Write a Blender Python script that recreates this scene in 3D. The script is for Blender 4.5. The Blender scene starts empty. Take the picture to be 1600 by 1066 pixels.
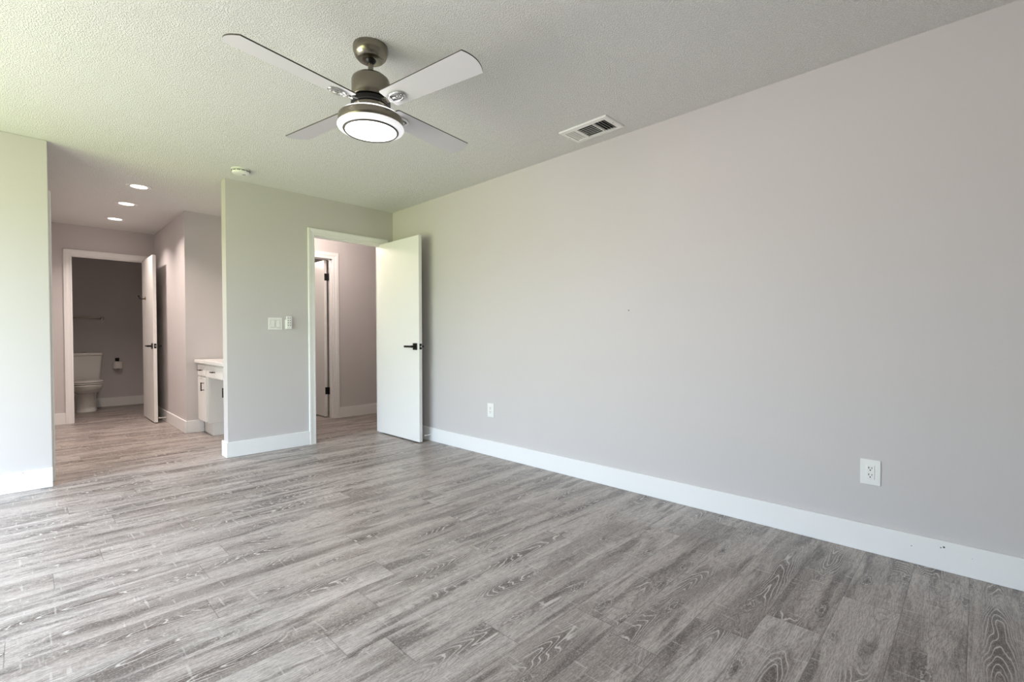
import bpy, bmesh, math, random
from mathutils import Vector, Matrix
R = math.radians
PI = math.pi
S = bpy.context.scene
COL = S.collection

# ------------------------------------------------------------------ camera
cd = bpy.data.cameras.new('camera')
cam = bpy.data.objects.new('camera', cd); COL.objects.link(cam)
cd.sensor_fit = 'HORIZONTAL'; cd.sensor_width = 36.0
cd.lens = 36.0 * 743.186 / 1600.0
cd.shift_y = 5.79 / 1600.0
cd.clip_start = 0.02; cd.clip_end = 200
YAW, PITCH, ROLL = 0.795896, -0.0167286, -0.00178759
cam.matrix_world = (Matrix.Translation((-2.83354, -4.60699, 1.039)) @ Matrix.Rotation(-YAW, 4, 'Z')
                    @ Matrix.Rotation(PI / 2 + PITCH, 4, 'X') @ Matrix.Rotation(ROLL, 4, 'Z'))
S.camera = cam

# ------------------------------------------------------------------ view / world / daylight
S.view_settings.view_transform = 'Standard'
S.view_settings.look = 'None'
S.view_settings.gamma = 1.0
S.view_settings.use_curve_mapping = False
S.view_settings.exposure = 0.0
S.cycles.use_denoising = True
S.cycles.max_bounces = 12
S.cycles.diffuse_bounces = 8
S.cycles.sample_clamp_indirect = 6.0

w = bpy.data.worlds.new('sky'); S.world = w; w.use_nodes = True
wn = w.node_tree.nodes; wl = w.node_tree.links; wn.clear()
tc = wn.new('ShaderNodeTexCoord'); sp = wn.new('ShaderNodeSeparateXYZ'); cr = wn.new('ShaderNodeValToRGB')
mr = wn.new('ShaderNodeMapRange'); bg = wn.new('ShaderNodeBackground'); wo = wn.new('ShaderNodeOutputWorld')
wl.new(tc.outputs['Generated'], sp.inputs[0]); wl.new(sp.outputs['Z'], mr.inputs[0])
mr.inputs[1].default_value = -1; mr.inputs[2].default_value = 1
wl.new(mr.outputs[0], cr.inputs[0]); wl.new(cr.outputs[0], bg.inputs[0]); wl.new(bg.outputs[0], wo.inputs[0])
e = cr.color_ramp.elements
GND, SKY = 0.0, 1.0
e[0].position = 0.0; e[0].color = (0.42, 0.50, 0.16, 1)       # sunny lawn
e[1].position = 1.0; e[1].color = (2.2, 2.42, 2.66, 1)        # high sky
for pos, c in ((0.47, (0.42, 0.50, 0.19, 1)), (0.50, (0.50, 0.55, 0.42, 1)), (0.55, (0.68, 0.83, 1.0, 1)), (0.7, (0.86, 1.03, 1.25, 1))):
    k = e.new(pos); k.color = c
# made-up pale ground replacing lawn in some directions, to neutralise the bounced light
mx = wn.new('ShaderNodeMix'); mx.data_type = 'RGBA'
m1 = wn.new('ShaderNodeMapRange'); wl.new(sp.outputs['Y'], m1.inputs[0]); m1.inputs[1].default_value = -0.9; m1.inputs[2].default_value = -0.7; m1.inputs[3].default_value = 1; m1.inputs[4].default_value = 0
m2 = wn.new('ShaderNodeMapRange'); wl.new(sp.outputs['Z'], m2.inputs[0]); m2.inputs[1].default_value = -0.05; m2.inputs[2].default_value = 0.02; m2.inputs[3].default_value = 1; m2.inputs[4].default_value = 0
m3 = wn.new('ShaderNodeMath'); m3.operation = 'MULTIPLY'; wl.new(m2.outputs[0], m3.inputs[1])
m4 = wn.new('ShaderNodeMapRange'); wl.new(sp.outputs['Y'], m4.inputs[0]); m4.inputs[1].default_value = -0.15; m4.inputs[2].default_value = 0.12
m5 = wn.new('ShaderNodeMath'); m5.operation = 'MAXIMUM'; wl.new(m1.outputs[0], m5.inputs[0]); wl.new(m4.outputs[0], m5.inputs[1]); wl.new(m5.outputs[0], m3.inputs[0])
wl.new(m3.outputs[0], mx.inputs[0]); wl.new(cr.outputs[0], mx.inputs[6]); mx.inputs[7].default_value = (0.78, 0.75, 0.71, 1)
wl.new(mx.outputs[2], bg.inputs[0])
bg.inputs[1].default_value = 11.2

def area(name, loc, rot, sx, sy, power, color=(1, 1, 1), portal=False):
    d = bpy.data.lights.new(name, 'AREA'); d.shape = 'RECTANGLE'; d.size = sx; d.size_y = sy
    d.energy = power; d.color = color
    if portal: d.cycles.is_portal = True
    o = bpy.data.objects.new(name, d); COL.objects.link(o); o.location = loc; o.rotation_euler = rot
    return o
# opening that lets the daylight in: sliding glass door in the left wall
LW = (-3.4, -0.16, 0.06, 2.06)      # y0 y1 z0 z1
area('sliding_door_portal', (-4.47, (LW[0] + LW[1]) / 2, (LW[2] + LW[3]) / 2), (0, -PI / 2, 0), LW[3] - LW[2], LW[1] - LW[0], 1, portal=True)

# ------------------------------------------------------------------ materials
def new_mat(name):
    m = bpy.data.materials.new(name); m.use_nodes = True
    nt = m.node_tree
    return m, nt, nt.nodes['Principled BSDF']
def N(nt, t, **kw):
    n = nt.nodes.new(t)
    for k, v in kw.items(): setattr(n, k, v)
    return n
def setin(nt, sock, v):
    if isinstance(v, bpy.types.NodeSocket): nt.links.new(v, sock)
    else: sock.default_value = v
def M2(nt, op, a, b=0.0, c=0.0, clamp=False):
    n = N(nt, 'ShaderNodeMath', operation=op); n.use_clamp = clamp
    setin(nt, n.inputs[0], a); setin(nt, n.inputs[1], b)
    if op in ('MULTIPLY_ADD', 'SMOOTH_MIN', 'WRAP', 'COMPARE'): setin(nt, n.inputs[2], c)
    return n.outputs[0]
def mixc(nt, f, a, b):
    n = N(nt, 'ShaderNodeMix', data_type='RGBA')
    setin(nt, n.inputs[0], f); setin(nt, n.inputs[6], a); setin(nt, n.inputs[7], b)
    return n.outputs[2]
def smooth(nt, v, a, b, lo=0.0, hi=1.0):
    n = N(nt, 'ShaderNodeMapRange', interpolation_type='SMOOTHSTEP')
    setin(nt, n.inputs[0], v); n.inputs[1].default_value = a; n.inputs[2].default_value = b
    n.inputs[3].default_value = lo; n.inputs[4].default_value = hi
    return n.outputs[0]
def comb(nt, x, y, z=0.0):
    n = N(nt, 'ShaderNodeCombineXYZ'); setin(nt, n.inputs[0], x); setin(nt, n.inputs[1], y); setin(nt, n.inputs[2], z)
    return n.outputs[0]
def noise(nt, vec, scale, detail=2.0, rough=0.5, dist=0.0):
    n = N(nt, 'ShaderNodeTexNoise'); setin(nt, n.inputs['Vector'], vec)
    n.inputs['Scale'].default_value = scale; n.inputs['Detail'].default_value = detail
    n.inputs['Roughness'].default_value = rough; n.inputs['Distortion'].default_value = dist
    return n.outputs[0]
def bump(nt, p, h, strength, dist):
    b = N(nt, 'ShaderNodeBump'); b.inputs['Strength'].default_value = strength; b.inputs['Distance'].default_value = dist
    setin(nt, b.inputs['Height'], h); nt.links.new(b.outputs[0], p.inputs['Normal'])
def c4(c): return (c[0], c[1], c[2], 1.0)
def srgb(r, g, b):
    f = lambda v: v / 12.92 if v <= 0.04045 else ((v + 0.055) / 1.055) ** 2.4
    return (f(r / 255), f(g / 255), f(b / 255))
def simple(name, col, rough=0.5, metal=0.0, spec=0.5, var=0.04, vs=6.0, bmp=0.0, bs=300.0):
    m, nt, p = new_mat(name)
    o = N(nt, 'ShaderNodeTexCoord').outputs['Object']
    n = noise(nt, o, vs, 3.0)
    f = M2(nt, 'MULTIPLY_ADD', n, 2 * var, 1 - var)
    v = N(nt, 'ShaderNodeVectorMath', operation='SCALE'); v.inputs[0].default_value = col; nt.links.new(f, v.inputs[3])
    nt.links.new(v.outputs[0], p.inputs['Base Color'])
    p.inputs['Roughness'].default_value = rough; p.inputs['Metallic'].default_value = metal
    p.inputs['Specular IOR Level'].default_value = spec
    if bmp: bump(nt, p, noise(nt, o, bs, 2.0), bmp, 0.001)
    return m
def spots(nt, base, pos, lst, col):
    out = base
    for (pt, r) in lst:
        d = N(nt, 'ShaderNodeVectorMath', operation='DISTANCE'); nt.links.new(pos, d.inputs[0]); d.inputs[1].default_value = pt
        nz = noise(nt, pos, 700.0, 1.0)
        dd = M2(nt, 'MULTIPLY_ADD', nz, r * 1.2, d.outputs['Value'])
        out = mixc(nt, smooth(nt, dd, r * 1.25, r * 1.6, 1.0, 0.0), out, c4(col))
    return out
def paint(name, col, rough=0.6, marks=(), bs=160.0, bst=0.12):
    m, nt, p = new_mat(name)
    pos = N(nt, 'ShaderNodeNewGeometry').outputs['Position']
    n = noise(nt, pos, 1.7, 3.0)
    c = mixc(nt, n, c4([x * 0.985 for x in col]), c4([min(1, x * 1.015) for x in col]))
    if marks: c = spots(nt, c, pos, marks, (0.06, 0.055, 0.05))
    nt.links.new(c, p.inputs['Base Color'])
    p.inputs['Roughness'].default_value = rough; p.inputs['Specular IOR Level'].default_value = 0.35
    bump(nt, p, noise(nt, pos, bs, 3.0, 0.6), bst, 0.0012)
    return m
def emit(name, col, strength):
    m, nt, p = new_mat(name)
    p.inputs['Base Color'].default_value = (0.9, 0.9, 0.9, 1)
    p.inputs['Emission Color'].default_value = c4(col); p.inputs['Emission Strength'].default_value = strength
    o = N(nt, 'ShaderNodeTexCoord').outputs['Object']
    setin(nt, p.inputs['Roughness'], M2(nt, 'MULTIPLY_ADD', noise(nt, o, 20.0), 0.1, 0.35))
    return m

WALLC = srgb(204, 200, 199)
MAT = {}
MAT['wall'] = paint('wall_paint', WALLC, 0.62, [((0.0, -2.93, 1.215), 0.005), ((-2.36, 4.74, 1.72), 0.008)])
MAT['white'] = paint('white_trim_paint', srgb(238, 238, 237), 0.35,
                     [((-0.015, -4.51, 0.107), 0.0045), ((-0.015, -4.50, 0.102), 0.003), ((-0.015, -4.40, 0.080), 0.0025),
                      ((-0.015, -4.60, 0.085), 0.0015), ((-2.86, -0.015, 0.125), 0.003)], 60.0, 0.05)
MAT['door'] = paint('white_door_paint', srgb(236, 236, 233), 0.32, (), 40.0, 0.05)

def ceiling_mat():
    m, nt, p = new_mat('textured_ceiling')
    pos = N(nt, 'ShaderNodeNewGeometry').outputs['Position']
    p.inputs['Base Color'].default_value = c4(srgb(240, 240, 237)); p.inputs['Roughness'].default_value = 0.9
    p.inputs['Specular IOR Level'].default_value = 0.2
    a = noise(nt, pos, 135.0, 2.0, 0.55, 0.3)
    b = noise(nt, pos, 260.0, 2.0, 0.6)
    bl = smooth(nt, a, 0.44, 0.62)
    h = M2(nt, 'ADD', bl, M2(nt, 'MULTIPLY', b, 0.7))
    bump(nt, p, h, 0.9, 0.0045)
    return m
MAT['ceiling'] = ceiling_mat()

def floor_mat():
    m, nt, p = new_mat('grey_oak_planks')
    pos = N(nt, 'ShaderNodeNewGeometry').outputs['Position']
    s = N(nt, 'ShaderNodeSeparateXYZ'); nt.links.new(pos, s.inputs[0])
    x, y = s.outputs[0], s.outputs[1]
    PW, PL = 0.18, 1.22
    yr = M2(nt, 'DIVIDE', M2(nt, 'ADD', y, 4.413 + 180 * PW), PW)
    row = M2(nt, 'FLOOR', yr); fy = M2(nt, 'FRACT', yr)
    wr = N(nt, 'ShaderNodeTexWhiteNoise', noise_dimensions='1D'); nt.links.new(row, wr.inputs['W'])
    xr = M2(nt, 'ADD', M2(nt, 'DIVIDE', M2(nt, 'ADD', x, 40.0), PL), M2(nt, 'MULTIPLY', wr.outputs['Value'], 7.3))
    colm = M2(nt, 'FLOOR', xr); fx = M2(nt, 'FRACT', xr)
    wp = N(nt, 'ShaderNodeTexWhiteNoise', noise_dimensions='2D'); nt.links.new(comb(nt, row, colm), wp.inputs['Vector'])
    sc = N(nt, 'ShaderNodeSeparateColor'); nt.links.new(wp.outputs['Color'], sc.inputs[0])
    r1, r2, r3 = sc.outputs[0], sc.outputs[1], sc.outputs[2]
    # per-plank coordinates
    u = M2(nt, 'MULTIPLY_ADD', r1, 61.0, x); v = M2(nt, 'MULTIPLY_ADD', r2, 37.0, y)
    zz = M2(nt, 'MULTIPLY', r3, 23.0)
    fine_w = noise(nt, comb(nt, M2(nt, 'MULTIPLY', u, 9.0), M2(nt, 'MULTIPLY', v, 45.0), zz), 1.0, 2.0)
    slow = noise(nt, comb(nt, M2(nt, 'MULTIPLY', u, 1.8), M2(nt, 'MULTIPLY', v, 9.0), zz), 1.0, 2.0, 0.5)
    wander = noise(nt, comb(nt, M2(nt, 'MULTIPLY', u, 1.5), zz), 1.0, 1.0)
    # cathedral arcs: nested parabolas round a wandering heart line
    q = M2(nt, 'SUBTRACT', M2(nt, 'SUBTRACT', fy, 0.5), M2(nt, 'ADD', M2(nt, 'MULTIPLY', M2(nt, 'SUBTRACT', r2, 0.5), 0.45), M2(nt, 'MULTIPLY', M2(nt, 'SUBTRACT', wander, 0.5), 0.5)))
    q2 = M2(nt, 'MULTIPLY', q, q)
    sg = M2(nt, 'SUBTRACT', M2(nt, 'MULTIPLY', M2(nt, 'GREATER_THAN', r3, 0.5), 2.0), 1.0)
    ph = M2(nt, 'ADD', M2(nt, 'MULTIPLY', M2(nt, 'MULTIPLY', u, sg), 13.0), M2(nt, 'MULTIPLY', q2, 62.0))
    ph = M2(nt, 'ADD', ph, M2(nt, 'MULTIPLY', slow, 15.0)); ph = M2(nt, 'MULTIPLY_ADD', fine_w, 0.7, ph)
    ring = M2(nt, 'SINE', M2(nt, 'MULTIPLY', ph, 2 * PI))
    heart = smooth(nt, M2(nt, 'MULTIPLY_ADD', slow, 0.5, M2(nt, 'ABSOLUTE', q)), 0.30, 0.62, 1.0, 0.0)
    along = smooth(nt, noise(nt, comb(nt, M2(nt, 'MULTIPLY', u, 2.4), M2(nt, 'MULTIPLY', v, 3.0), M2(nt, 'ADD', zz, 5.0)), 1.0, 2.0), 0.44, 0.66)
    band = M2(nt, 'MULTIPLY', heart, along)
    # knots with long smoky tails
    kv = N(nt, 'ShaderNodeTexVoronoi', voronoi_dimensions='2D'); kv.inputs['Scale'].default_value = 1.0; kv.inputs['Randomness'].default_value = 1.0
    nt.links.new(comb(nt, M2(nt, 'MULTIPLY', u, 1.9), M2(nt, 'MULTIPLY', v, 6.5)), kv.inputs['Vector'])
    kwarp = noise(nt, comb(nt, M2(nt, 'MULTIPLY', u, 22.0), M2(nt, 'MULTIPLY', v, 60.0), zz), 1.0, 3.0, 0.6)
    kd = M2(nt, 'ADD', M2(nt, 'MULTIPLY_ADD', kwarp, 0.26, kv.outputs['Distance']), M2(nt, 'MULTIPLY', slow, 0.12))
    kring = M2(nt, 'SINE', M2(nt, 'MULTIPLY', kd, 105.0))
    kmask = smooth(nt, kd, 0.22, 0.42, 1.0, 0.0)
    kcore = smooth(nt, kd, 0.165, 0.25, 1.0, 0.0)
    smoke = smooth(nt, noise(nt, comb(nt, M2(nt, 'MULTIPLY', u, 2.2), M2(nt, 'MULTIPLY', v, 15.0), zz), 1.0, 3.0, 0.55, 0.4), 0.53, 0.68)
    streak = noise(nt, comb(nt, M2(nt, 'MULTIPLY', u, 1.1), M2(nt, 'MULTIPLY', v, 42.0), zz), 1.0, 3.0, 0.6)
    streakm = smooth(nt, streak, 0.44, 0.68)
    # fine pores and fibres
    fib = noise(nt, comb(nt, M2(nt, 'MULTIPLY', u, 26.0), M2(nt, 'MULTIPLY', v, 300.0), zz), 1.0, 3.0, 0.7)
    fibm = smooth(nt, fib, 0.38, 0.60)
    cross = noise(nt, comb(nt, M2(nt, 'MULTIPLY', u, 130.0), M2(nt, 'MULTIPLY', v, 210.0), zz), 1.0, 2.0, 0.7)
    LIGHT = srgb(194, 186, 181); MID = srgb(138, 128, 122); DARK = srgb(76, 63, 57); LIME = srgb(212, 206, 201); INK = srgb(68, 61, 58)
    base = mixc(nt, M2(nt, 'MULTIPLY', streakm, 0.42), c4(LIGHT), c4(MID))
    base = mixc(nt, M2(nt, 'MULTIPLY', r1, 0.30), base, c4(srgb(140, 121, 110)))
    patch = smooth(nt, noise(nt, comb(nt, M2(nt, 'MULTIPLY', u, 1.3), M2(nt, 'MULTIPLY', v, 9.5), M2(nt, 'ADD', zz, 11.0)), 1.0, 2.0, 0.5, 0.3), 0.46, 0.64)
    base = mixc(nt, M2(nt, 'MULTIPLY', patch, 0.52), base, c4(srgb(104, 93, 87)))
    base = mixc(nt, M2(nt, 'MULTIPLY', smoke, 0.72), base, c4(srgb(74, 66, 63)))
    base = mixc(nt, M2(nt, 'MULTIPLY', band, 0.80), base, c4(DARK))
    base = mixc(nt, M2(nt, 'MULTIPLY', kmask, 0.50), base, c4(DARK))
    base = mixc(nt, M2(nt, 'MULTIPLY', M2(nt, 'SUBTRACT', 1.0, fibm), 0.46), base, c4(INK))
    base = mixc(nt, M2(nt, 'MULTIPLY', smooth(nt, cross, 0.45, 0.72), 0.36), base, c4(LIME))
    saw = noise(nt, comb(nt, M2(nt, 'MULTIPLY', u, 75.0), M2(nt, 'MULTIPLY', v, 7.0), zz), 1.0, 1.0)
    base = mixc(nt, M2(nt, 'MULTIPLY', smooth(nt, saw, 0.66, 0.76), 0.35), base, c4(LIME))
    wide = smooth(nt, M2(nt, 'ABSOLUTE', q), 0.30, 0.55, 1.0, 0.0)
    dl = M2(nt, 'MULTIPLY', smooth(nt, ring, -1.0, -0.6, 1.0, 0.0), M2(nt, 'MULTIPLY', wide, 0.30))
    base = mixc(nt, dl, base, c4(INK))
    wlm = M2(nt, 'MULTIPLY', smooth(nt, ring, 0.72, 0.99), M2(nt, 'MULTIPLY', smooth(nt, band, 0.10, 0.6), 0.72))
    base = mixc(nt, wlm, base, c4(LIME))
    base = mixc(nt, M2(nt, 'MULTIPLY', M2(nt, 'MULTIPLY', smooth(nt, kring, 0.45, 0.95), kmask), 0.60), base, c4(LIME))
    base = mixc(nt, M2(nt, 'MULTIPLY', kcore, 0.66), base, c4(srgb(46, 41, 40)))
    # seams
    ey = M2(nt, 'MINIMUM', fy, M2(nt, 'SUBTRACT', 1.0, fy)); ex = M2(nt, 'MINIMUM', fx, M2(nt, 'SUBTRACT', 1.0, fx))
    sd = M2(nt, 'MINIMUM', M2(nt, 'MULTIPLY', ey, PW), M2(nt, 'MULTIPLY', ex, PL))
    seam = smooth(nt, sd, 0.0006, 0.0022, 1.0, 0.0)
    base = mixc(nt, M2(nt, 'MULTIPLY', seam, 0.45), base, c4(srgb(58, 52, 49)))
    nt.links.new(base, p.inputs['Base Color'])
    setin(nt, p.inputs['Roughness'], M2(nt, 'MULTIPLY_ADD', fibm, -0.08, 0.42))
    p.inputs['Specular IOR Level'].default_value = 0.45
    h = M2(nt, 'SUBTRACT', M2(nt, 'MULTIPLY', fibm, 0.25), seam)
    bump(nt, p, h, 0.25, 0.001)
    return m
MAT['floor'] = floor_mat()

def brushed(name, col, rough=0.28):
    m, nt, p = new_mat(name)
    o = N(nt, 'ShaderNodeTexCoord').outputs['Object']
    mp = N(nt, 'ShaderNodeMapping'); mp.inputs['Scale'].default_value = (3, 3, 400); nt.links.new(o, mp.inputs[0])
    n = noise(nt, mp.outputs[0], 1.0, 3.0)
    p.inputs['Base Color'].default_value = c4(col); p.inputs['Metallic'].default_value = 1.0
    setin(nt, p.inputs['Roughness'], M2(nt, 'MULTIPLY_ADD', n, 0.14, rough - 0.07))
    p.inputs['Anisotropic'].default_value = 0.5
    return m
MAT['nickel'] = brushed('brushed_nickel', srgb(136, 130, 117), 0.24)
MAT['chrome'] = brushed('bright_chrome', srgb(208, 208, 206), 0.14)
MAT['brass'] = brushed('aged_brass', srgb(190, 160, 95), 0.25)
MAT['black'] = simple('matte_black_metal', (0.012, 0.012, 0.013), 0.38, 0.3)
MAT['blackring'] = simple('black_motor_gap', (0.015, 0.014, 0.014), 0.35, 0.5)
MAT['blade'] = simple('silver_white_blade', srgb(216, 215, 216), 0.38, 0.0, 0.5, 0.02)
MAT['bladeedge'] = simple('dark_blade_edge', srgb(70, 66, 58), 0.4)
MAT['plastic'] = simple('white_plastic', srgb(236, 236, 233), 0.35, 0, 0.5, 0.015)
MAT['greyplastic'] = simple('grey_button_plastic', srgb(168, 168, 168), 0.4)
MAT['slot'] = simple('dark_slot', (0.015, 0.015, 0.016), 0.7)
MAT['ceramic'] = simple('glazed_white_ceramic', srgb(232, 231, 226), 0.08, 0, 0.6, 0.01)
MAT['paper'] = simple('soft_tissue_paper', srgb(238, 236, 232), 0.9, 0, 0.2, 0.02, 6, 0.3, 500)
MAT['cabinet'] = paint('cabinet_paint', srgb(234, 233, 229), 0.4, (), 50.0, 0.06)
MAT['counter'] = simple('cultured_marble', srgb(243, 243, 241), 0.18, 0, 0.5, 0.02, 9)
MAT['bronze'] = simple('dark_bronze', (0.03, 0.025, 0.022), 0.35, 0.8)
MAT['rubber'] = simple('white_rubber', srgb(235, 235, 232), 0.7)
MAT['fanlens'] = emit('glowing_fan_diffuser', (1.0, 0.99, 0.97), 2.6)
MAT['fanring'] = emit('glowing_fan_side_ring', (0.97, 0.97, 1.0), 1.5)
MAT['fanside'] = emit('glowing_fan_lower_ring', (0.95, 0.95, 1.0), 0.55)
MAT['downlens'] = emit('glowing_downlight_lens', (1.0, 0.95, 0.88), 5.0)
def pane_mat():
    m = bpy.data.materials.new('window_glass'); m.use_nodes = True; nt = m.node_tree; nt.nodes.clear()
    o = N(nt, 'ShaderNodeOutputMaterial'); mx = N(nt, 'ShaderNodeMixShader'); t = N(nt, 'ShaderNodeBsdfTransparent'); g = N(nt, 'ShaderNodeBsdfGlossy')
    g.inputs['Roughness'].default_value = 0.02; mx.inputs[0].default_value = 0.06
    nt.links.new(t.outputs[0], mx.inputs[1]); nt.links.new(g.outputs[0], mx.inputs[2]); nt.links.new(mx.outputs[0], o.inputs[0])
    return m
MAT['glass'] = pane_mat()

# ------------------------------------------------------------------ mesh helpers
def box(bm, x0, x1, y0, y1, z0, z1, mi=0):
    v = [bm.verts.new(c) for c in ((x0, y0, z0), (x1, y0, z0), (x1, y1, z0), (x0, y1, z0), (x0, y0, z1), (x1, y0, z1), (x1, y1, z1), (x0, y1, z1))]
    for f in ((0, 3, 2, 1), (4, 5, 6, 7), (0, 1, 5, 4), (1, 2, 6, 5), (2, 3, 7, 6), (3, 0, 4, 7)):
        bm.faces.new([v[i] for i in f]).material_index = mi
    return v
def frame_axes(axis):
    a = Vector(axis).normalized()
    t = Vector((0, 0, 1)) if abs(a.z) < 0.9 else Vector((1, 0, 0))
    b = a.cross(t).normalized(); c = a.cross(b)
    return a, b, c
def lathe(bm, prof, org=(0, 0, 0), axis=(0, 0, 1), n=48, mi=0, smooth_=True):
    a, b, c = frame_axes(axis); org = Vector(org); rings = []
    for r, h in prof:
        if r < 1e-6: rings.append([bm.verts.new(org + a * h)])
        else: rings.append([bm.verts.new(org + a * h + (b * math.cos(2 * PI * i / n) + c * math.sin(2 * PI * i / n)) * r) for i in range(n)])
    for r0, r1 in zip(rings, rings[1:]):
        for i in range(n):
            j = (i + 1) % n
            if len(r0) == 1 and len(r1) == 1: continue
            if len(r0) == 1: f = bm.faces.new((r0[0], r1[i], r1[j]))
            elif len(r1) == 1: f = bm.faces.new((r0[i], r1[0], r0[j]))
            else: f = bm.faces.new((r0[i], r1[i], r1[j], r0[j]))
            f.smooth = smooth_; f.material_index = mi
def tube(bm, pts, r, n=12, mi=0):
    pts = [Vector(p) for p in pts]; rings = []
    for i, p in enumerate(pts):
        d = (pts[min(i + 1, len(pts) - 1)] - pts[max(i - 1, 0)])
        a, b, c = frame_axes(d)
        rings.append([bm.verts.new(p + (b * math.cos(2 * PI * k / n) + c * math.sin(2 * PI * k / n)) * r) for k in range(n)])
    for r0, r1 in zip(rings, rings[1:]):
        for k in range(n):
            f = bm.faces.new((r0[k], r0[(k + 1) % n], r1[(k + 1) % n], r1[k])); f.smooth = True; f.material_index = mi
    bm.faces.new(rings[0][::-1]).material_index = mi; bm.faces.new(rings[-1]).material_index = mi
def loft(bm, rings, cap0=True, cap1=True, sm=True, mi=0):
    vs = [[bm.verts.new(c) for c in r] for r in rings]; n = len(vs[0])
    for a, b in zip(vs, vs[1:]):
        for i in range(n):
            f = bm.faces.new((a[i], a[(i + 1) % n], b[(i + 1) % n], b[i])); f.smooth = sm; f.material_index = mi
    if cap0: bm.faces.new(vs[0][::-1]).material_index = mi
    if cap1: bm.faces.new(vs[-1]).material_index = mi
def build(name, bm, mats, parent=None, bevel=0.0, seg=2, loc=None, autosmooth=False):
    bmesh.ops.recalc_face_normals(bm, faces=bm.faces[:])
    for ed in bm.edges:
        if len(ed.link_faces) == 2 and ed.calc_face_angle(0.0) > 0.62: ed.smooth = False
    me = bpy.data.meshes.new(name); bm.to_mesh(me); bm.free()
    o = bpy.data.objects.new(name, me); COL.objects.link(o)
    for mm in (mats if isinstance(mats, (list, tuple)) else [mats]): me.materials.append(MAT[mm])
    if parent is not None: o.parent = parent
    if loc is not None: o.location = loc
    if bevel:
        b = o.modifiers.new('bevel', 'BEVEL'); b.width = bevel; b.segments = seg; b.limit_method = 'ANGLE'; b.angle_limit = R(40)
    return o
def nb(): return bmesh.new()
def bx(*a):
    bm = nb(); box(bm, *a); return bm
def struct(name, bm, mats, bevel=0.0, parent=None):
    o = build(name, bm, mats, parent, bevel)
    if parent is None: o['kind'] = 'structure'
    return o
def thing(name, label, cat, loc=(0, 0, 0), rz=0.0, group=None):
    o = bpy.data.objects.new(name, None); COL.objects.link(o); o.empty_display_size = 0.05
    o.location = loc; o.rotation_euler = (0, 0, rz); o['label'] = label; o['category'] = cat
    if group: o['group'] = group
    return o
def tag(o, label, cat, group=None):
    o['label'] = label; o['category'] = cat
    if group: o['group'] = group
    return o
def copy_tree(o, parent=None):
    c = o.copy(); COL.objects.link(c)
    if parent is not None: c.parent = parent
    for ch in list(o.children): copy_tree(ch, c)
    return c

H = 2.40; T = 0.12
# ------------------------------------------------------------------ room shell
struct('floor', bx(-4.52, 2.52, -6.02, 4.86, -0.1, 0), 'floor')
struct('ceiling', bx(-4.52, 2.52, -6.02, 4.86, H, H + 0.12), 'ceiling')
struct('wall_right', bx(0, T, -6.02, 0, 0, H), 'wall')
bm = nb(); box(bm, -4.52, -2.715, 0, T, 0, H); struct('wall_far_left', bm, 'wall', 0.004)
DX0, DX1, DZ = -0.872, -0.128, 2.032      # bedroom doorway (inside of jambs)
J = 0.018
bm = nb(); box(bm, -1.628, DX0 - J, 0, T, 0, H); box(bm, DX0 - J, DX1 + J, 0, T, DZ + J, H); box(bm, DX1 + J, 2.52, 0, T, 0, H)
struct('wall_far', bm, 'wall')
bm = nb(); y0, y1, z0, z1 = LW
box(bm, -4.52, -4.4, -6.02, y0, 0, H); box(bm, -4.52, -4.4, y1, 0, 0, H); box(bm, -4.52, -4.4, y0, y1, z1, H); box(bm, -4.52, -4.4, y0, y1, 0, z0)
struct('wall_left', bm, 'wall')
struct('wall_back', bx(-4.4, 0, -6.02, -5.9, 0, H), 'wall')
# bath hall
BX0, BX1, BZ = -2.446, -1.745, 2.032      # bathroom doorway
LX0, LX1 = 0.22, 1.0                        # closet doorway in hall's left wall (y)
bm = nb(); box(bm, -2.835, -2.715, T, LX0 - J, 0, H); box(bm, -2.835, -2.715, LX1 + J, 4.74, 0, H); box(bm, -2.835, -2.715, LX0 - J, LX1 + J, BZ + J, H)
struct('wall_hall_left', bm, 'wall')
bm = nb(); box(bm, -2.715, BX0 - J, 3.2, 3.32, 0, H); box(bm, BX0 - J, BX1 + J, 3.2, 3.32, BZ + J, H); box(bm, BX1 + J, -1.51, 3.2, 3.32, 0, H)
struct('wall_hall_end', bm, 'wall')
bm = nb(); box(bm, -1.63, -1.51, 1.5, 3.2, 0, H); struct('wall_hall_right', bm, 'wall')
bm = nb(); box(bm, -1.51, -1.0, 1.5, 1.62, 0, H); struct('wall_vanity_back', bm, 'wall')
bm = nb(); box(bm, -1.0, -0.88, T, 4.74, 0, H); struct('wall_vanity_side', bm, 'wall')
struct('wall_bathroom_back', bx(-2.835, 2.52, 4.74, 4.86, 0, H), 'wall')
struct('wall_bathroom_right', bx(-1.51, -1.39, 3.2, 4.74, 0, H), 'wall')
# hallway behind the bedroom door
SX0, SX1, SZ = -0.84, -0.10, 2.032
bm = nb(); box(bm, -0.88, SX0 - J, 1.255, 1.375, 0, H); box(bm, SX0 - J, SX1 + J, 1.255, 1.375, SZ + J, H); box(bm, SX1 + J, 2.4, 1.255, 1.375, 0, H)
struct('wall_hallway', bm, 'wall')
struct('wall_hallway_end', bx(2.4, 2.52, T, 4.74, 0, H), 'wall')

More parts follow.
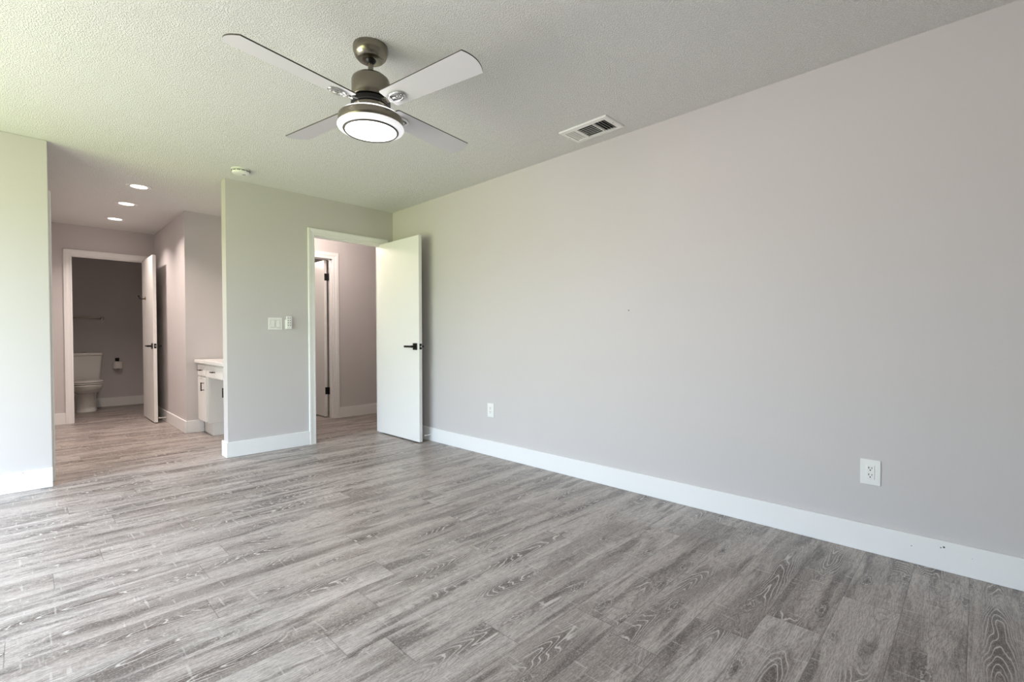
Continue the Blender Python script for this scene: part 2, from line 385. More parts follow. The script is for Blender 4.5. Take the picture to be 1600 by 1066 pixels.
# ------------------------------------------------------------------ baseboards
BH, BT = 0.133, 0.015
def base_run(name, *runs):
    bm = nb()
    for r in runs: box(bm, *r, 0, BH)
    return struct(name, bm, 'white', 0.003)
CW = 0.06   # casing width
base_run('baseboard_right', (-BT, 0, -5.9, 0))
base_run('baseboard_far', (-1.628 - BT, DX0 - CW, -BT, 0), (-1.628 - BT, -1.628, 0, T + BT))
base_run('baseboard_far_left', (-4.4, -2.715, -BT, 0))
base_run('baseboard_left', (-4.4, -4.4 + BT, -5.9, LW[0] - 0.05))
base_run('baseboard_back', (-4.4, 0, -5.9, -5.9 + BT))
base_run('baseboard_hall_end', (-2.715, BX0 - CW - 0.01, 3.2 - BT, 3.2))
base_run('baseboard_hall_right', (-1.63 - BT, -1.63, 1.5 - BT, 3.2), (-1.63, -1.47, 1.5 - BT, 1.5))
base_run('baseboard_hall_left', (-2.715, -2.715 + BT, LX1 + CW, 3.2))
base_run('baseboard_bathroom', (-2.0, -1.51, 4.74 - BT, 4.74), (-2.715, -2.0, 4.74 - BT, 4.74), (-1.51 - BT, -1.51, 3.32, 4.74))
base_run('baseboard_hallway', (SX1 + 0.075, 2.4, 1.255 - BT, 1.255))

# ------------------------------------------------------------------ door casings with jambs
def casing(bm, a0, a1, z1, cw, plane, out):
    """U-shaped moulded casing; plane(a, d, z) -> point, d = distance proud of the wall"""
    prof = [(-0.004, 0.0), (-0.004, 0.009), (0.006, 0.012), (0.012, 0.0105), (0.03, 0.013), (0.042, 0.0175), (cw - 0.004, 0.018), (cw, 0.014), (cw, 0.0)]
    stations = []
    for s in range(4):
        ring = []
        for wv, d in prof:
            aa = (a0 - wv) if s < 2 else (a1 + wv)
            zz = 0.0 if s in (0, 3) else z1 + wv
            ring.append(plane(aa, d, zz))
        stations.append(ring)
    loft(bm, stations, True, True, False)
def jamb_y(bm, x0, x1, z1, y0, y1, stop):
    box(bm, x0 - J, x0, y0, y1, 0, z1 + J); box(bm, x1, x1 + J, y0, y1, 0, z1 + J); box(bm, x0, x1, y0, y1, z1, z1 + J)
    s0, s1 = stop
    box(bm, x0, x0 + 0.011, s0, s1, 0, z1); box(bm, x1 - 0.011, x1, s0, s1, 0, z1); box(bm, x0, x1, s0, s1, z1 - 0.011, z1)
bm = nb(); casing(bm, DX0, DX1, DZ, CW, lambda a, d, z: (a, -d, z), -1); casing(bm, DX0, DX1, DZ, CW, lambda a, d, z: (a, T + d, z), 1)
jamb_y(bm, DX0, DX1, DZ, 0, T, (0.040, 0.075)); t1 = struct('trim_1', bm, 'white')
bm = nb(); box(bm, DX0 - 0.001, DX0 + 0.0015, 0.008, 0.034, 0.90, 0.96); build('strike_plate', bm, 'bronze', t1)
bm = nb(); casing(bm, BX0, BX1, BZ, 0.07, lambda a, d, z: (a, 3.2 - d, z), -1)
jamb_y(bm, BX0, BX1, BZ, 3.2, 3.32, (3.24, 3.275)); t2 = struct('trim_2', bm, 'white')
bm = nb(); box(bm, BX0 - 0.001, BX0 + 0.0015, 3.208, 3.234, 0.90, 0.96); build('strike_plate', bm, 'bronze', t2)
bm = nb(); casing(bm, SX0, SX1, SZ, 0.075, lambda a, d, z: (a, 1.255 - d, z), -1)
jamb_y(bm, SX0, SX1, SZ, 1.255, 1.375, (1.30, 1.335)); struct('trim_3', bm, 'white')
bm = nb(); casing(bm, LX0, LX1, BZ, CW, lambda a, d, z: (-2.715 + d, a, z), 1)
box(bm, -2.835, -2.715, LX0 - J, LX0, 0, BZ + J); box(bm, -2.835, -2.715, LX1, LX1 + J, 0, BZ + J); box(bm, -2.835, -2.715, LX0, LX1, BZ, BZ + J)
struct('trim_4', bm, 'white')

# ------------------------------------------------------------------ doors
def lever(door, x_face, sgn, y, z, ydir):
    """square rose with a straight lever; sgn = direction out of the face along x"""
    bm = nb(); xs = sorted((x_face, x_face + sgn * 0.009)); box(bm, xs[0], xs[1], y - 0.033, y + 0.033, z - 0.033, z + 0.033)
    h = build('door_handle', bm, 'black', door, 0.002)
    bm = nb(); tube(bm, [(x_face + sgn * 0.005, y, z), (x_face + sgn * 0.052, y, z)], 0.012)
    a, b = sorted((y - ydir * 0.013, y + ydir * 0.120)); xs = sorted((x_face + sgn * 0.040, x_face + sgn * 0.056))
    box(bm, xs[0], xs[1], a, b, z - 0.010, z + 0.010)
    build('lever', bm, 'black', h, 0.003)
def hinge_set(door, x, y, zs, mat, axis='y'):
    for z in zs:
        bm = nb(); tube(bm, [(x, y, z - 0.045), (x, y, z + 0.045)], 0.0065)
        lathe(bm, [(0, 0.051), (0.005, 0.049), (0.0075, 0.045), (0.0075, 0.043)], (x, y, z)); 
        build('hinge', bm, mat, door)
d1 = struct('door_1', bx(-0.168, -0.133, -0.735, -0.006, 0.012, 2.028), 'door', 0.002)
lever(d1, -0.168, -1, -0.672, 0.945, 1); lever(d1, -0.133, 1, -0.672, 0.945, 1)
bm = nb(); box(bm, -0.163, -0.138, -0.7365, -0.734, 0.917, 0.973); lp = build('latch_plate', bm, 'black', d1)
bm = nb(); lathe(bm, [(0, 0.011), (0.008, 0.010), (0.009, 0.0)], (-0.1505, -0.7365, 0.945), (0, -1, 0), 20); build('latch_bolt', bm, 'chrome', lp)
hinge_set(d1, -0.129, -0.004, (0.25, 1.02, 1.82), 'black')
# bathroom door, opened towards the camera
d2 = struct('door_2', bx(-1.766, -1.731, 2.465, 3.185, 0.012, 2.030), 'door', 0.002)
lever(d2, -1.766, -1, 2.528, 0.935, 1); lever(d2, -1.731, 1, 2.528, 0.935, 1)
bm = nb(); box(bm, -1.761, -1.736, 2.4635, 2.466, 0.907, 0.963); lp = build('latch_plate', bm, 'black', d2)
bm = nb(); lathe(bm, [(0, 0.011), (0.008, 0.010), (0.009, 0.0)], (-1.7485, 2.4635, 0.935), (0, -1, 0), 20); build('latch_bolt', bm, 'chrome', lp)
hinge_set(d2, -1.728, 3.178, (0.25, 1.02, 1.82), 'black')
bm = nb(); lathe(bm, [(0.022, 0.0), (0.022, 0.004), (0.017, 0.007), (0, 0.007)], (-1.766, 2.95, 1.535), (-1, 0, 0), 24)
rh = build('robe_hook', bm, 'brass', d2)
bm = nb(); tube(bm, [(-1.772, 2.95, 1.53), (-1.80, 2.95, 1.525), (-1.825, 2.95, 1.535), (-1.835, 2.95, 1.555)], 0.006)
lathe(bm, [(0, 0.012), (0.009, 0.008), (0.011, 0), (0.008, -0.008), (0, -0.011)], (-1.836, 2.95, 1.56)); build('hook_arm', bm, 'bronze', rh)
# hallway door to the room beyond, opened away
d3 = struct('door_3', bx(-0.147, -0.112, 1.402, 2.12, 0.012, 2.026), 'door', 0.002)
lever(d3, -0.147, -1, 2.06, 0.945, -1)
for z in (0.345, 1.812):
    bm = nb(); tube(bm, [(-0.105, 1.386, z - 0.046), (-0.105, 1.386, z + 0.046)], 0.0075)
    box(bm, -0.143, -0.106, 1.3975, 1.4025, z - 0.045, z + 0.045); box(bm, -0.1035, -0.0995, 1.342, 1.384, z - 0.045, z + 0.045)
    build('hinge', bm, 'black', d3)
# closet door in the hall's left wall, closed
d4 = struct('door_4', bx(-2.80, -2.765, LX0 + 0.003, LX1 - 0.003, 0.01, BZ - 0.003), 'door', 0.002)

# ------------------------------------------------------------------ windows (left sliding door, back window)
y0, y1, z0, z1 = LW
bm = nb(); xa, xb = -4.49, -4.41
box(bm, xa, xb, y0, y0 + 0.05, z0, z1); box(bm, xa, xb, y1 - 0.05, y1, z0, z1); box(bm, xa, xb, y0, y1, z1 - 0.05, z1); box(bm, xa, xb, y0, y1, z0, z0 + 0.05)
cuts = [y0 + 0.05 + (y1 - y0 - 0.1) * k / 3 for k in range(4)]
for c in cuts[1:3]: box(bm, xa, xb, c - 0.03, c + 0.03, z0, z1)
w1 = struct('window_1', bm, 'white', 0.003)
for a, b in zip(cuts, cuts[1:]): build('window_pane', bx(-4.453, -4.447, a, b, z0 + 0.05, z1 - 0.05), 'glass', w1)

# ------------------------------------------------------------------ ceiling fan
FX, FY = -1.684, -2.555
fan = thing('ceiling_fan', 'four-blade brushed nickel ceiling fan with lit round light, hung in the bedroom', 'ceiling fan', (FX, FY, H))
def L(prof): return [(r, z - H) for r, z in prof]
bm = nb(); lathe(bm, L([(0, 2.40), (0.079, 2.40), (0.0805, 2.388), (0.078, 2.372), (0.071, 2.353), (0.060, 2.341), (0.053, 2.337), (0.020, 2.337)]), n=64); build('canopy', bm, 'nickel', fan)
bm = nb(); lathe(bm, L([(0, 2.345), (0.024, 2.343), (0.025, 2.336), (0.020, 2.327), (0.0135, 2.322)]), n=32); build('hanger_ball', bm, 'blackring', fan)
bm = nb(); lathe(bm, L([(0.0125, 2.335), (0.0125, 2.266)]), n=32)
lathe(bm, L([(0.0125, 2.285), (0.020, 2.283), (0.020, 2.268), (0.0125, 2.266)]), n=32); build('downrod', bm, 'nickel', fan)
bm = nb(); lathe(bm, L([(0, 2.270), (0.024, 2.270), (0.045, 2.266), (0.072, 2.258), (0.083, 2.248), (0.087, 2.236), (0.087, 2.160), (0.084, 2.155), (0.0, 2.155)]), n=64); build('motor_housing', bm, 'nickel', fan)
bm = nb(); lathe(bm, L([(0, 2.157), (0.072, 2.157), (0.082, 2.152), (0.090, 2.144), (0.090, 2.126), (0.080, 2.120), (0, 2.120)]), n=64); build('rotor_hub', bm, 'blackring', fan)
bm = nb(); lathe(bm, L([(0, 2.122), (0.078, 2.122), (0.084, 2.117), (0.086, 2.105), (0.084, 2.082), (0.0, 2.080)]), n=64); build('switch_housing', bm, 'nickel', fan)
bm = nb(); lathe(bm, L([(0.080, 2.086), (0.112, 2.085), (0.132, 2.079), (0.141, 2.071), (0.142, 2.064)]), n=72); build('light_collar', bm, 'fanring', fan)
bm = nb(); lathe(bm, L([(0.139, 2.069), (0.146, 2.067), (0.148, 2.061), (0.148, 2.031), (0.146, 2.028), (0.140, 2.028)]), n=72); build('light_band', bm, 'nickel', fan)
bm = nb(); lathe(bm, L([(0.145, 2.0305), (0.1505, 2.028), (0.152, 2.023), (0.149, 2.0175), (0.140, 2.0125), (0.128, 2.010), (0.1205, 2.009)]), n=72); build('side_diffuser', bm, 'fanside', fan)
bm = nb(); lathe(bm, L([(0.1240, 2.0120), (0.1270, 2.0085), (0.1225, 2.0030), (0.1170, 2.0055)]), n=72); build('diffuser_ring', bm, 'bladeedge', fan)
bm = nb(); lathe(bm, L([(0.119, 2.007), (0.100, 2.0025), (0.06, 2.000), (0, 1.999)]), n=72); build('diffuser', bm, 'fanlens', fan)
# blades
ZB = 2.128 - H; TH0 = -2.9807; TILT = -0.1917
def blade_outline():
    pts = []
    r0, r1, w0, w1 = 0.118, 0.625, 0.112, 0.1355
    def corner(cx, cy, r, a0, a1, n=6): return [(cx + r * math.cos(a0 + (a1 - a0) * i / n), cy + r * math.sin(a0 + (a1 - a0) * i / n)) for i in range(n + 1)]
    pts += corner(r0 + 0.014, -w0 / 2 + 0.014, 0.014, PI, 1.5 * PI)
    # slightly bowed tip with small corner radii
    bow = 0.022; n = 14
    for i in range(n + 1):
        s = -1 + 2 * i / n
        pts.append((r1 + bow * (1 - s * s) - 0.004, s * w1 / 2))
    pts += corner(r0 + 0.014, w0 / 2 - 0.014, 0.014, 0.5 * PI, PI)
    return pts
def blade_mesh():
    bm = nb(); o = blade_outline(); th = 0.0055
    lo = [bm.verts.new((x, y, -th / 2)) for x, y in o]; hi = [bm.verts.new((x, y, th / 2)) for x, y in o]
    bm.faces.new(lo[::-1]); bm.faces.new(hi)
    for i in range(len(o)):
        j = (i + 1) % len(o); bm.faces.new((lo[i], lo[j], hi[j], hi[i])).material_index = 1
    return bm
def iron_mesh():
    bm = nb()
    # arm from hub under the blade root, then a pair of rails joined in a loop, with a round end cap
    loft(bm, [[(0.070, -0.018, -0.004), (0.070, 0.018, -0.004), (0.070, 0.018, 0.004), (0.070, -0.018, 0.004)],
              [(0.120, -0.014, -0.010), (0.120, 0.014, -0.010), (0.120, 0.014, -0.0035), (0.120, -0.014, -0.0035)],
              [(0.148, -0.024, -0.012), (0.148, 0.024, -0.012), (0.148, 0.024, -0.0035), (0.148, -0.024, -0.0035)]], sm=False)
    n = 36; ro = []
    for i in range(n + 1):
        a = 2 * PI * i / n; ro.append((0.178 + 0.042 * math.cos(a), 0.025 * math.sin(a), -0.009))
    tube(bm, ro, 0.0058, 10)
    tube(bm, [(0.140, 0, -0.009), (0.218, 0, -0.009)], 0.006, 10)
    for xx in (0.150, 0.178, 0.206): lathe(bm, [(0.0065, 0.0), (0.0065, 0.004), (0.003, 0.006), (0, 0.006)], (xx, 0, -0.0125), (0, 0, -1), 14)
    return bm
blade0 = build('blade', blade_mesh(), ['blade', 'bladeedge'], fan)
iron0 = build('blade_iron', iron_mesh(), 'chrome', blade0)
for k in range(4):
    b = blade0 if k == 0 else copy_tree(blade0, fan)
    b.matrix_local = Matrix.Translation((0, 0, ZB)) @ Matrix.Rotation(TH0 + k * PI / 2, 4, 'Z') @ Matrix.Rotation(TILT, 4, 'X')
d = bpy.data.lights.new('fan_lamp', 'AREA'); d.shape = 'DISK'; d.size = 0.22; d.energy = 6; d.color = (1, 0.98, 0.95)
o = bpy.data.objects.new('fan_lamp', d); COL.objects.link(o); o.parent = fan; o.location = (0, 0, 1.994 - H)

# ------------------------------------------------------------------ ceiling bits
sdv = thing('smoke_detector', 'round white smoke detector on the ceiling above the partition end', 'smoke detector', (-1.597, -0.32, H))
bm = nb(); lathe(bm, [(0, 0), (0.070, 0), (0.071, -0.008), (0.069, -0.011)], n=48); build('mounting_base', bm, 'plastic', sdv)
bm = nb(); lathe(bm, [(0.064, -0.010), (0.066, -0.014), (0.0655, -0.026), (0.060, -0.034), (0.048, -0.039), (0, -0.040)], n=48); build('cover', bm, 'plastic', sdv)
bm = nb()
for k in range(12):
    a = 2 * PI * k / 12
    for da in (0,):
        p0 = [(0.0672 * math.cos(a + t), 0.0672 * math.sin(a + t)) for t in [-0.19 + 0.038 * i for i in range(11)]]
        vs = [[bm.verts.new((x, y, -0.0165)), bm.verts.new((x, y, -0.0215))] for x, y in p0]
        vi = [[bm.verts.new((x * 0.96, y * 0.96, -0.0165)), bm.verts.new((x * 0.96, y * 0.96, -0.0215))] for x, y in p0]
        for i in range(10):
            bm.faces.new((vs[i][0], vs[i + 1][0], vs[i + 1][1], vs[i][1])); bm.faces.new((vs[i][0], vi[i][0], vi[i + 1][0], vs[i + 1][0])); bm.faces.new((vs[i][1], vs[i + 1][1], vi[i + 1][1], vi[i][1]))
build('vent_slots', bm, 'slot', sdv)
bm = nb(); lathe(bm, [(0, 0), (0, -0.0025), (0.012, -0.0025), (0.0135, 0)], (0.02, -0.01, -0.0395), n=24); build('test_button', bm, 'greyplastic', sdv)

VX, VY = -0.225, -2.78
vent = thing('ceiling_vent', 'white louvred air vent set in the ceiling beside the right wall', 'air vent', (VX, VY, H))
hx, hy, ix, iy = 0.107, 0.184, 0.075, 0.152
bm = nb()
ro = [(-hx, -hy), (hx, -hy), (hx, hy), (-hx, hy)]; ri = [(-ix, -iy), (ix, -iy), (ix, iy), (-ix, iy)]
rings = [[(x, y, 0) for x, y in ro], [(x, y, -0.006) for x, y in ro], [(x * 0.97, y * 0.97, -0.010) for x, y in ro], [(x, y, -0.012) for x, y in ri], [(x, y, -0.001) for x, y in ri]]
loft(bm, rings, False, False, False); build('frame', bm, 'plastic', vent)
build('duct_shade', bx(-ix, ix, -iy, iy, -0.0015, -0.0008), 'slot', vent)  # dark sheet standing in for the shade inside the duct
for a, b in ((-0.064, -0.058), (0.060, 0.074)): build('divider', bx(-ix, ix, a, b, -0.012, -0.002), 'plastic', vent)
def slat(ax, c, l0, l1, tilt, hw=0.0075):
    bm = nb(); dx, dz = hw * math.cos(tilt), hw * math.sin(tilt); zc = -0.0075; t = 0.0006
    pr = [(c - dx, zc - dz - t), (c + dx, zc + dz - t), (c + dx, zc + dz + t), (c - dx, zc - dz + t)]
    if ax == 'x': rr = [[(l, a, z) for a, z in pr] for l in (l0, l1)]
    else: rr = [[(a, l, z) for a, z in pr] for l in (l0, l1)]
    loft(bm, rr, sm=False); return build('slat', bm, 'plastic', vent)
for i in range(7): slat('y', -0.066 + i * 0.022, -0.058, 0.060, R(38))
for i in range(4): slat('x', -0.076 - i * 0.020, -ix, ix, R(48))
for i in range(4): slat('x', 0.086 + i * 0.0195, -ix, ix, R(-24), 0.0056)
for yy in (-0.168, 0.168):
    bm = nb(); lathe(bm, [(0.004, 0), (0.004, -0.001), (0, -0.002)], (0, yy, -0.0112), n=12); build('screw', bm, 'greyplastic', vent)

def downlight(y, label):
    t = thing('recessed_light', label, 'ceiling light', (-2.103, y, H), 0, 'recessed lights in the bath hall ceiling')
    return t
LBL = ['lit round recessed light nearest the bedroom in the bath hall ceiling', 'lit round recessed light, middle of the row of three in the bath hall', 'lit round recessed light farthest along the hall, nearest the bathroom door']
dl0 = downlight(0.815, LBL[0])
bm = nb(); lathe(bm, [(0.096, 0), (0.096, -0.003), (0.088, -0.006), (0.074, -0.007), (0.062, -0.003), (0.060, 0)], n=48); build('trim_ring', bm, 'plastic', dl0)
bm = nb(); lathe(bm, [(0.062, -0.0022), (0, -0.0022)], n=48); build('lens', bm, 'downlens', dl0)
d = bpy.data.lights.new('downlight_lamp', 'AREA'); d.shape = 'DISK'; d.size = 0.07; d.energy = 10.0; d.color = (1.0, 0.84, 0.77); d.spread = R(122)
o = bpy.data.objects.new('downlight_lamp', d); COL.objects.link(o); o.parent = dl0; o.location = (0, 0, -0.009)
for yy, lb_ in ((1.598, LBL[1]), (2.478, LBL[2])):
    c = copy_tree(dl0); c.location.y = yy; c['label'] = lb_

# unseen made-up dome fixture (lights the hallway seen through the bedroom door)
hl = thing('unseen_dome_light', 'unseen small white dome light on the hallway ceiling behind the bedroom doorway', 'ceiling light', (-0.55, 0.62, H))
bm = nb(); lathe(bm, [(0, 0), (0.13, 0), (0.13, -0.02), (0.115, -0.024)], n=40); build('base_plate', bm, 'plastic', hl)
bm = nb(); lathe(bm, [(0.115, -0.022), (0.11, -0.05), (0.085, -0.08), (0.045, -0.096), (0, -0.10)], n=40); build('dome', bm, 'downlens', hl)
d = bpy.data.lights.new('hallway_lamp', 'POINT'); d.energy = 20; d.color = (1.0, 0.84, 0.76); d.shadow_soft_size = 0.08
o = bpy.data.objects.new('hallway_lamp', d); COL.objects.link(o); o.parent = hl; o.location = (0, 0, -0.2)

h2 = copy_tree(hl); h2.location = (-0.62, 2.5, H); h2['label'] = 'unseen white dome light added to brighten the room beyond the hallway door'  # unseen copy, added to brighten the wall past the hallway door

# ------------------------------------------------------------------ wall plates
sw = thing('light_switch', 'white double rocker light switch on the partition wall', 'light switch', (-1.234, 0, 1.163))
build('plate', bx(-0.060, 0.060, -0.006, 0, -0.056, 0.056), 'plastic', sw, 0.003)
for sx in (-0.023, 0.023):
    bm = nb(); box(bm, sx - 0.0185, sx + 0.0185, -0.0072, -0.0055, -0.035, 0.035); build('rocker_frame', bm, 'greyplastic', sw)
    bm = nb(); x0, x1 = sx - 0.0165, sx + 0.0165
    loft(bm, [[(x0, -0.006, -0.033), (x0, -0.013, -0.033), (x0, -0.008, 0.002), (x0, -0.0085, 0.033), (x0, -0.006, 0.033)],
              [(x1, -0.006, -0.033), (x1, -0.013, -0.033), (x1, -0.008, 0.002), (x1, -0.0085, 0.033), (x1, -0.006, 0.033)]], sm=False)
    build('rocker', bm, 'plastic', sw)
rm = thing('wall_control', 'slim white push-button control in a wall holder right of the light switch', 'wall control', (-1.119, 0, 1.172))
build('holder', bx(-0.028, 0.028, -0.012, 0, -0.060, 0.030), 'plastic', rm, 0.003)
build('control_body', bx(-0.023, 0.023, -0.030, -0.012, -0.056, 0.062), 'plastic', rm, 0.004)
for i in range(4):
    for j in range(2):
        bm = nb(); lathe(bm, [(0.0055, 0), (0.0055, 0.0015), (0, 0.002)], (-0.0095 + 0.019 * j, -0.030, 0.044 - 0.022 * i), (0, -1, 0), 14); build('button', bm, 'greyplastic', rm)

def outlet(y, z, label):
    t = thing('wall_outlet', label, 'outlet', (0, y, z), 0, 'outlets on the right wall'); return t
ot = outlet(-4.245, 0.385, 'white wall outlet low on the right wall, nearer the camera')
build('plate', bx(-0.006, 0, -0.040, 0.040, -0.061, 0.061), 'plastic', ot, 0.003)
rc = build('receptacle', bx(-0.0085, -0.005, -0.0168, 0.0168, -0.0335, 0.0335), 'plastic', ot, 0.001)
bm = nb()
for zc in (0.0175, -0.0155):
    box(bm, -0.009, -0.0080, 0.0045, 0.0075, zc, zc + 0.009); box(bm, -0.009, -0.0080, -0.0075, -0.0050, zc + 0.001, zc + 0.008)
    lathe(bm, [(0.0028, 0), (0.0028, 0.0007), (0, 0.0007)], (-0.0083, 0, zc - 0.007), (-1, 0, 0), 14)
build('socket_slots', bm, 'slot', rc)
for zc in (0.048, -0.048):
    bm = nb(); lathe(bm, [(0.003, 0), (0.003, 0.0006), (0, 0.001)], (-0.006, 0, zc), (-1, 0, 0), 12); build('screw', bm, 'plastic', ot)
o2 = copy_tree(ot); o2.location = (0, -1.574, 0.397); o2['label'] = 'small white wall outlet on the right wall between the open door and the room centre'

def door_stop(x, y, z, rz, label):
    t = thing('door_stop', label, 'door stop', (x, y, z), rz); return t
ds = door_stop(-0.015, -0.70, 0.060, 0, 'white door stop on the right baseboard behind the open bedroom door')
bm = nb(); lathe(bm, [(0.013, 0), (0.013, 0.003), (0.006, 0.006), (0.0045, 0.010), (0.0045, 0.055)], (0, 0, 0), (-1, 0, 0), 20); build('post', bm, 'plastic', ds)
bm = nb(); lathe(bm, [(0.0045, 0.052), (0.0085, 0.054), (0.0085, 0.068), (0.006, 0.071), (0, 0.071)], (0, 0, 0), (-1, 0, 0), 20); build('rubber_tip', bm, 'rubber', ds)
dsb = copy_tree(ds); dsb.location = (-1.645, 2.53, 0.055); dsb['label'] = 'white door stop on the hall baseboard behind the open bathroom door'

# ------------------------------------------------------------------ vanity in the hall alcove
FXV, YB, YA, VZ = -1.53, 1.5, 0.15, 0.765
vn = thing('vanity_cabinet', 'white painted vanity with drawers and kneehole in the hall alcove', 'cabinet', (-1.25, 0.82, 0))
vo = Vector((-1.25, 0.82, 0))
def vb(*a):
    return bx(a[0] - vo.x, a[1] - vo.x, a[2] - vo.y, a[3] - vo.y, a[4], a[5])
bm = nb()
for (ya, yb) in ((1.135, YB - 0.002), (YA, 0.50)):
    for bxs in ((FXV + 0.02, -1.003, ya, yb, 0.135, VZ),):
        box(bm, bxs[0] - vo.x, bxs[1] - vo.x, bxs[2] - vo.y, bxs[3] - vo.y, bxs[4], bxs[5])
box(bm, FXV + 0.02 - vo.x, -1.003 - vo.x, 0.50 - vo.y, 1.135 - vo.y, 0.62, VZ)
build('body', bm, 'cabinet', vn, 0.002)
for (ya, yb) in ((1.14, YB - 0.002), (YA, 0.495)): build('toe_kick', vb(-1.463, -1.003, ya, yb, 0, 0.135), 'cabinet', vn)
def pull(parent, y, z, vertical):
    bm = nb(); x = FXV - vo.x; yy = y - vo.y; hl_ = 0.045
    if vertical:
        for s in (-1, 1): tube(bm, [(x, yy, z + s * hl_ * 0.8), (x - 0.026, yy, z + s * hl_ * 0.8)], 0.004, 8)
        box(bm, x - 0.031, x - 0.022, yy - 0.005, yy + 0.005, z - hl_, z + hl_)
    else:
        for s in (-1, 1): tube(bm, [(x, yy + s * hl_ * 0.8, z), (x - 0.026, yy + s * hl_ * 0.8, z)], 0.004, 8)
        box(bm, x - 0.031, x - 0.022, yy - hl_, yy + hl_, z - 0.005, z + 0.005)
    build('pull', bm, 'bronze', parent)
for (ya, yb, knee) in ((1.155, 1.465, 0), (0.52, 1.12, 1), (YA + 0.02, 0.485, 0)):
    dr = build('drawer', vb(FXV, FXV + 0.02, ya, yb, 0.628, 0.745), 'cabinet', vn, 0.004); pull(dr, (ya + yb) / 2, 0.69, False)
    if not knee:
        dv = build('cabinet_door', vb(FXV, FXV + 0.02, ya, yb, 0.15, 0.612), 'cabinet', vn, 0.004); pull(dv, (ya + 0.06) if ya > 1 else yb - 0.06, 0.52, True)
ct = build('countertop', bx(-1.555, -1.001, 0.125, 1.499, 0.765, 0.798), 'counter', None, 0.004)
tag(ct, 'white vanity countertop on the alcove cabinet', 'countertop')

# ------------------------------------------------------------------ toilet
TX, TY = -2.255, 4.735
tl = thing('toilet', 'white two-piece toilet seen through the open bathroom door', 'toilet', (TX, TY, 0))
def ring_e(cx, cy, rx, ryf, ryb, z, n=40, pw=2.2):
    out = []
    for i in range(n):
        a = 2 * PI * i / n; c, s = math.cos(a), math.sin(a)
        x = rx * math.copysign(abs(c) ** (2 / pw), c); ry = ryb if s > 0 else ryf
        out.append((cx + x, cy + ry * math.copysign(abs(s) ** (2 / pw), s), z))
    return out
def rrect(hx, y0, y1, z, r=0.03, n=6):
    out = []
    for cx, cy, a0 in ((hx - r, y1 - r, 0), (-hx + r, y1 - r, PI / 2), (-hx + r, y0 + r, PI), (hx - r, y0 + r, 1.5 * PI)):
        for i in range(n + 1): a = a0 + PI / 2 * i / n; out.append((cx + r * math.cos(a), cy + r * math.sin(a), z))
    return out
bm = nb()
loft(bm, [ring_e(0, -0.33, 0.114, 0.160, 0.22, 0.0), ring_e(0, -0.33, 0.114, 0.160, 0.22, 0.012), ring_e(0, -0.33, 0.106, 0.153, 0.21, 0.03), ring_e(0, -0.33, 0.099, 0.150, 0.20, 0.12),
          ring_e(0, -0.33, 0.096, 0.152, 0.20, 0.22), ring_e(0, -0.34, 0.098, 0.158, 0.20, 0.250), ring_e(0, -0.37, 0.122, 0.205, 0.21, 0.266), ring_e(0, -0.40, 0.150, 0.245, 0.22, 0.292),
          ring_e(0, -0.42, 0.172, 0.272, 0.24, 0.335), ring_e(0, -0.43, 0.180, 0.282, 0.24, 0.375), ring_e(0, -0.43, 0.176, 0.278, 0.238, 0.390)])
build('bowl', bm, 'ceramic', tl)
bm = nb(); loft(bm, [rrect(0.12, -0.30, -0.03, 0.0, 0.05), rrect(0.115, -0.30, -0.03, 0.2, 0.05), rrect(0.15, -0.26, -0.02, 0.34, 0.05), rrect(0.17, -0.25, -0.015, 0.40, 0.04)]); build('pedestal_back', bm, 'ceramic', tl)
bm = nb(); loft(bm, [ring_e(0, -0.43, 0.184, 0.286, 0.20, 0.397), ring_e(0, -0.43, 0.190, 0.292, 0.20, 0.403), ring_e(0, -0.43, 0.188, 0.290, 0.20, 0.414)]); build('seat', bm, 'ceramic', tl)
bm = nb(); loft(bm, [ring_e(0, -0.43, 0.184, 0.286, 0.20, 0.420), ring_e(0, -0.43, 0.188, 0.290, 0.20, 0.427), ring_e(0, -0.43, 0.176, 0.276, 0.195, 0.438), ring_e(0, -0.43, 0.150, 0.245, 0.17, 0.444), ring_e(0, -0.43, 0.05, 0.1, 0.08, 0.446)]); build('seat_lid', bm, 'ceramic', tl)
bm = nb(); loft(bm, [rrect(0.165, -0.185, -0.012, 0.40), rrect(0.172, -0.19, -0.008, 0.43), rrect(0.186, -0.197, -0.006, 0.60), rrect(0.197, -0.203, -0.006, 0.778)]); build('tank', bm, 'ceramic', tl, 0.006)
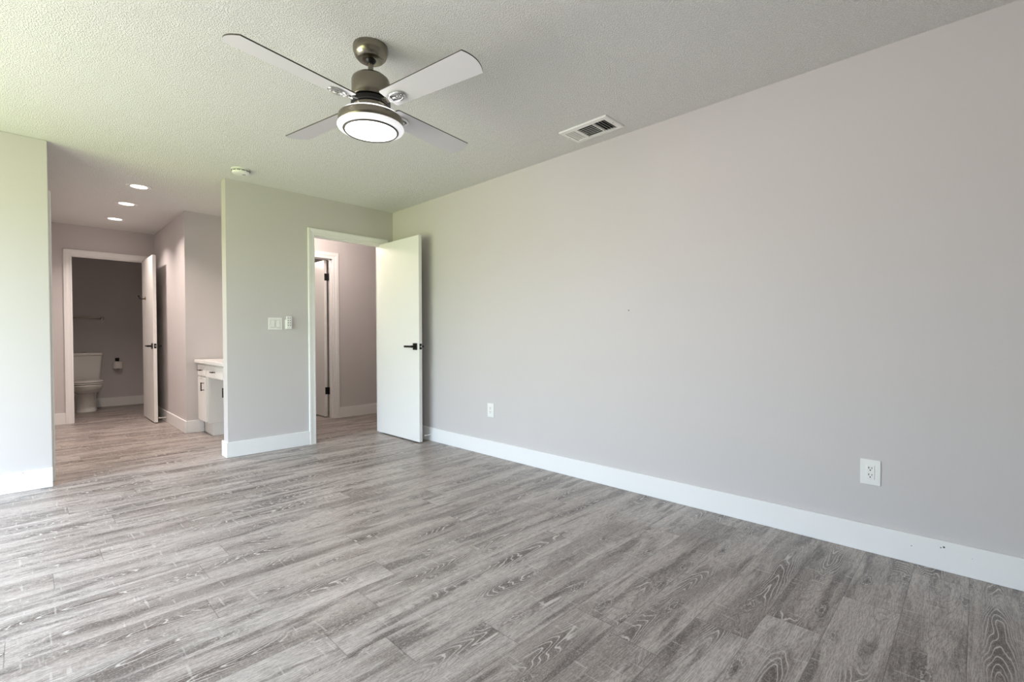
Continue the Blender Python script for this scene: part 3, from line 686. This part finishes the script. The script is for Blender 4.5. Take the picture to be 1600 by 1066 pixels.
bm = nb(); loft(bm, [rrect(0.204, -0.212, -0.004, 0.780), rrect(0.208, -0.216, -0.002, 0.788), rrect(0.208, -0.216, -0.002, 0.808), rrect(0.203, -0.210, -0.004, 0.817), rrect(0.15, -0.17, -0.03, 0.820)]); lid = build('tank_lid', bm, 'ceramic', tl)
bm = nb(); lathe(bm, [(0.024, 0.0), (0.024, 0.006), (0.020, 0.009), (0, 0.0095)], (0, -0.11, 0.819), n=28); build('flush_button', bm, 'chrome', lid)
for s in (-1, 1):
    bm = nb(); lathe(bm, [(0.013, 0), (0.013, 0.012), (0.008, 0.018), (0, 0.019)], (s * 0.112, -0.30, 0.0), n=16); build('bolt_cap', bm, 'ceramic', tl)

tb = thing('towel_bar', 'brushed metal towel bar on the bathroom wall above the toilet', 'towel bar', (-2.30, 4.74, 1.318))
bm = nb(); tube(bm, [(-0.26, -0.055, 0), (0.26, -0.055, 0)], 0.008, 14); build('bar', bm, 'nickel', tb)
for s in (-1, 1):
    bm = nb(); lathe(bm, [(0.026, 0), (0.026, 0.006), (0.014, 0.012), (0.011, 0.05), (0.016, 0.055), (0.017, 0.066), (0.010, 0.072), (0, 0.073)], (s * 0.26, 0, 0), (0, -1, 0), 24); build('bracket', bm, 'chrome', tb)
tp = thing('toilet_paper_holder', 'dark toilet paper holder on the bathroom wall right of the toilet', 'paper holder', (-1.87, 4.74, 0.635))
bm = nb(); box(bm, -0.025, 0.025, -0.008, 0, 0.045, 0.095); build('wall_plate', bm, 'bronze', tp, 0.003)
bm = nb(); tube(bm, [(0, -0.004, 0.07), (0, -0.058, 0.07), (0, -0.064, 0.062), (0, -0.066, 0.05), (0, -0.066, -0.066), (0, -0.066, -0.07)], 0.007, 12)
lathe(bm, [(0, -0.078), (0.018, -0.076), (0.018, -0.069), (0.007, -0.067)], (0, -0.066, 0), n=20); build('arm', bm, 'bronze', tp)
bm = nb(); lathe(bm, [(0.019, -0.065), (0.054, -0.065), (0.056, -0.062), (0.056, 0.038), (0.054, 0.041), (0.019, 0.041), (0.019, -0.065)], (0, 0, 0), n=40)
rl = build('toilet_paper_roll', bm, 'paper', None, loc=(-1.87, 4.674, 0.635)); tag(rl, 'white toilet paper roll on the holder beside the toilet', 'toilet paper')
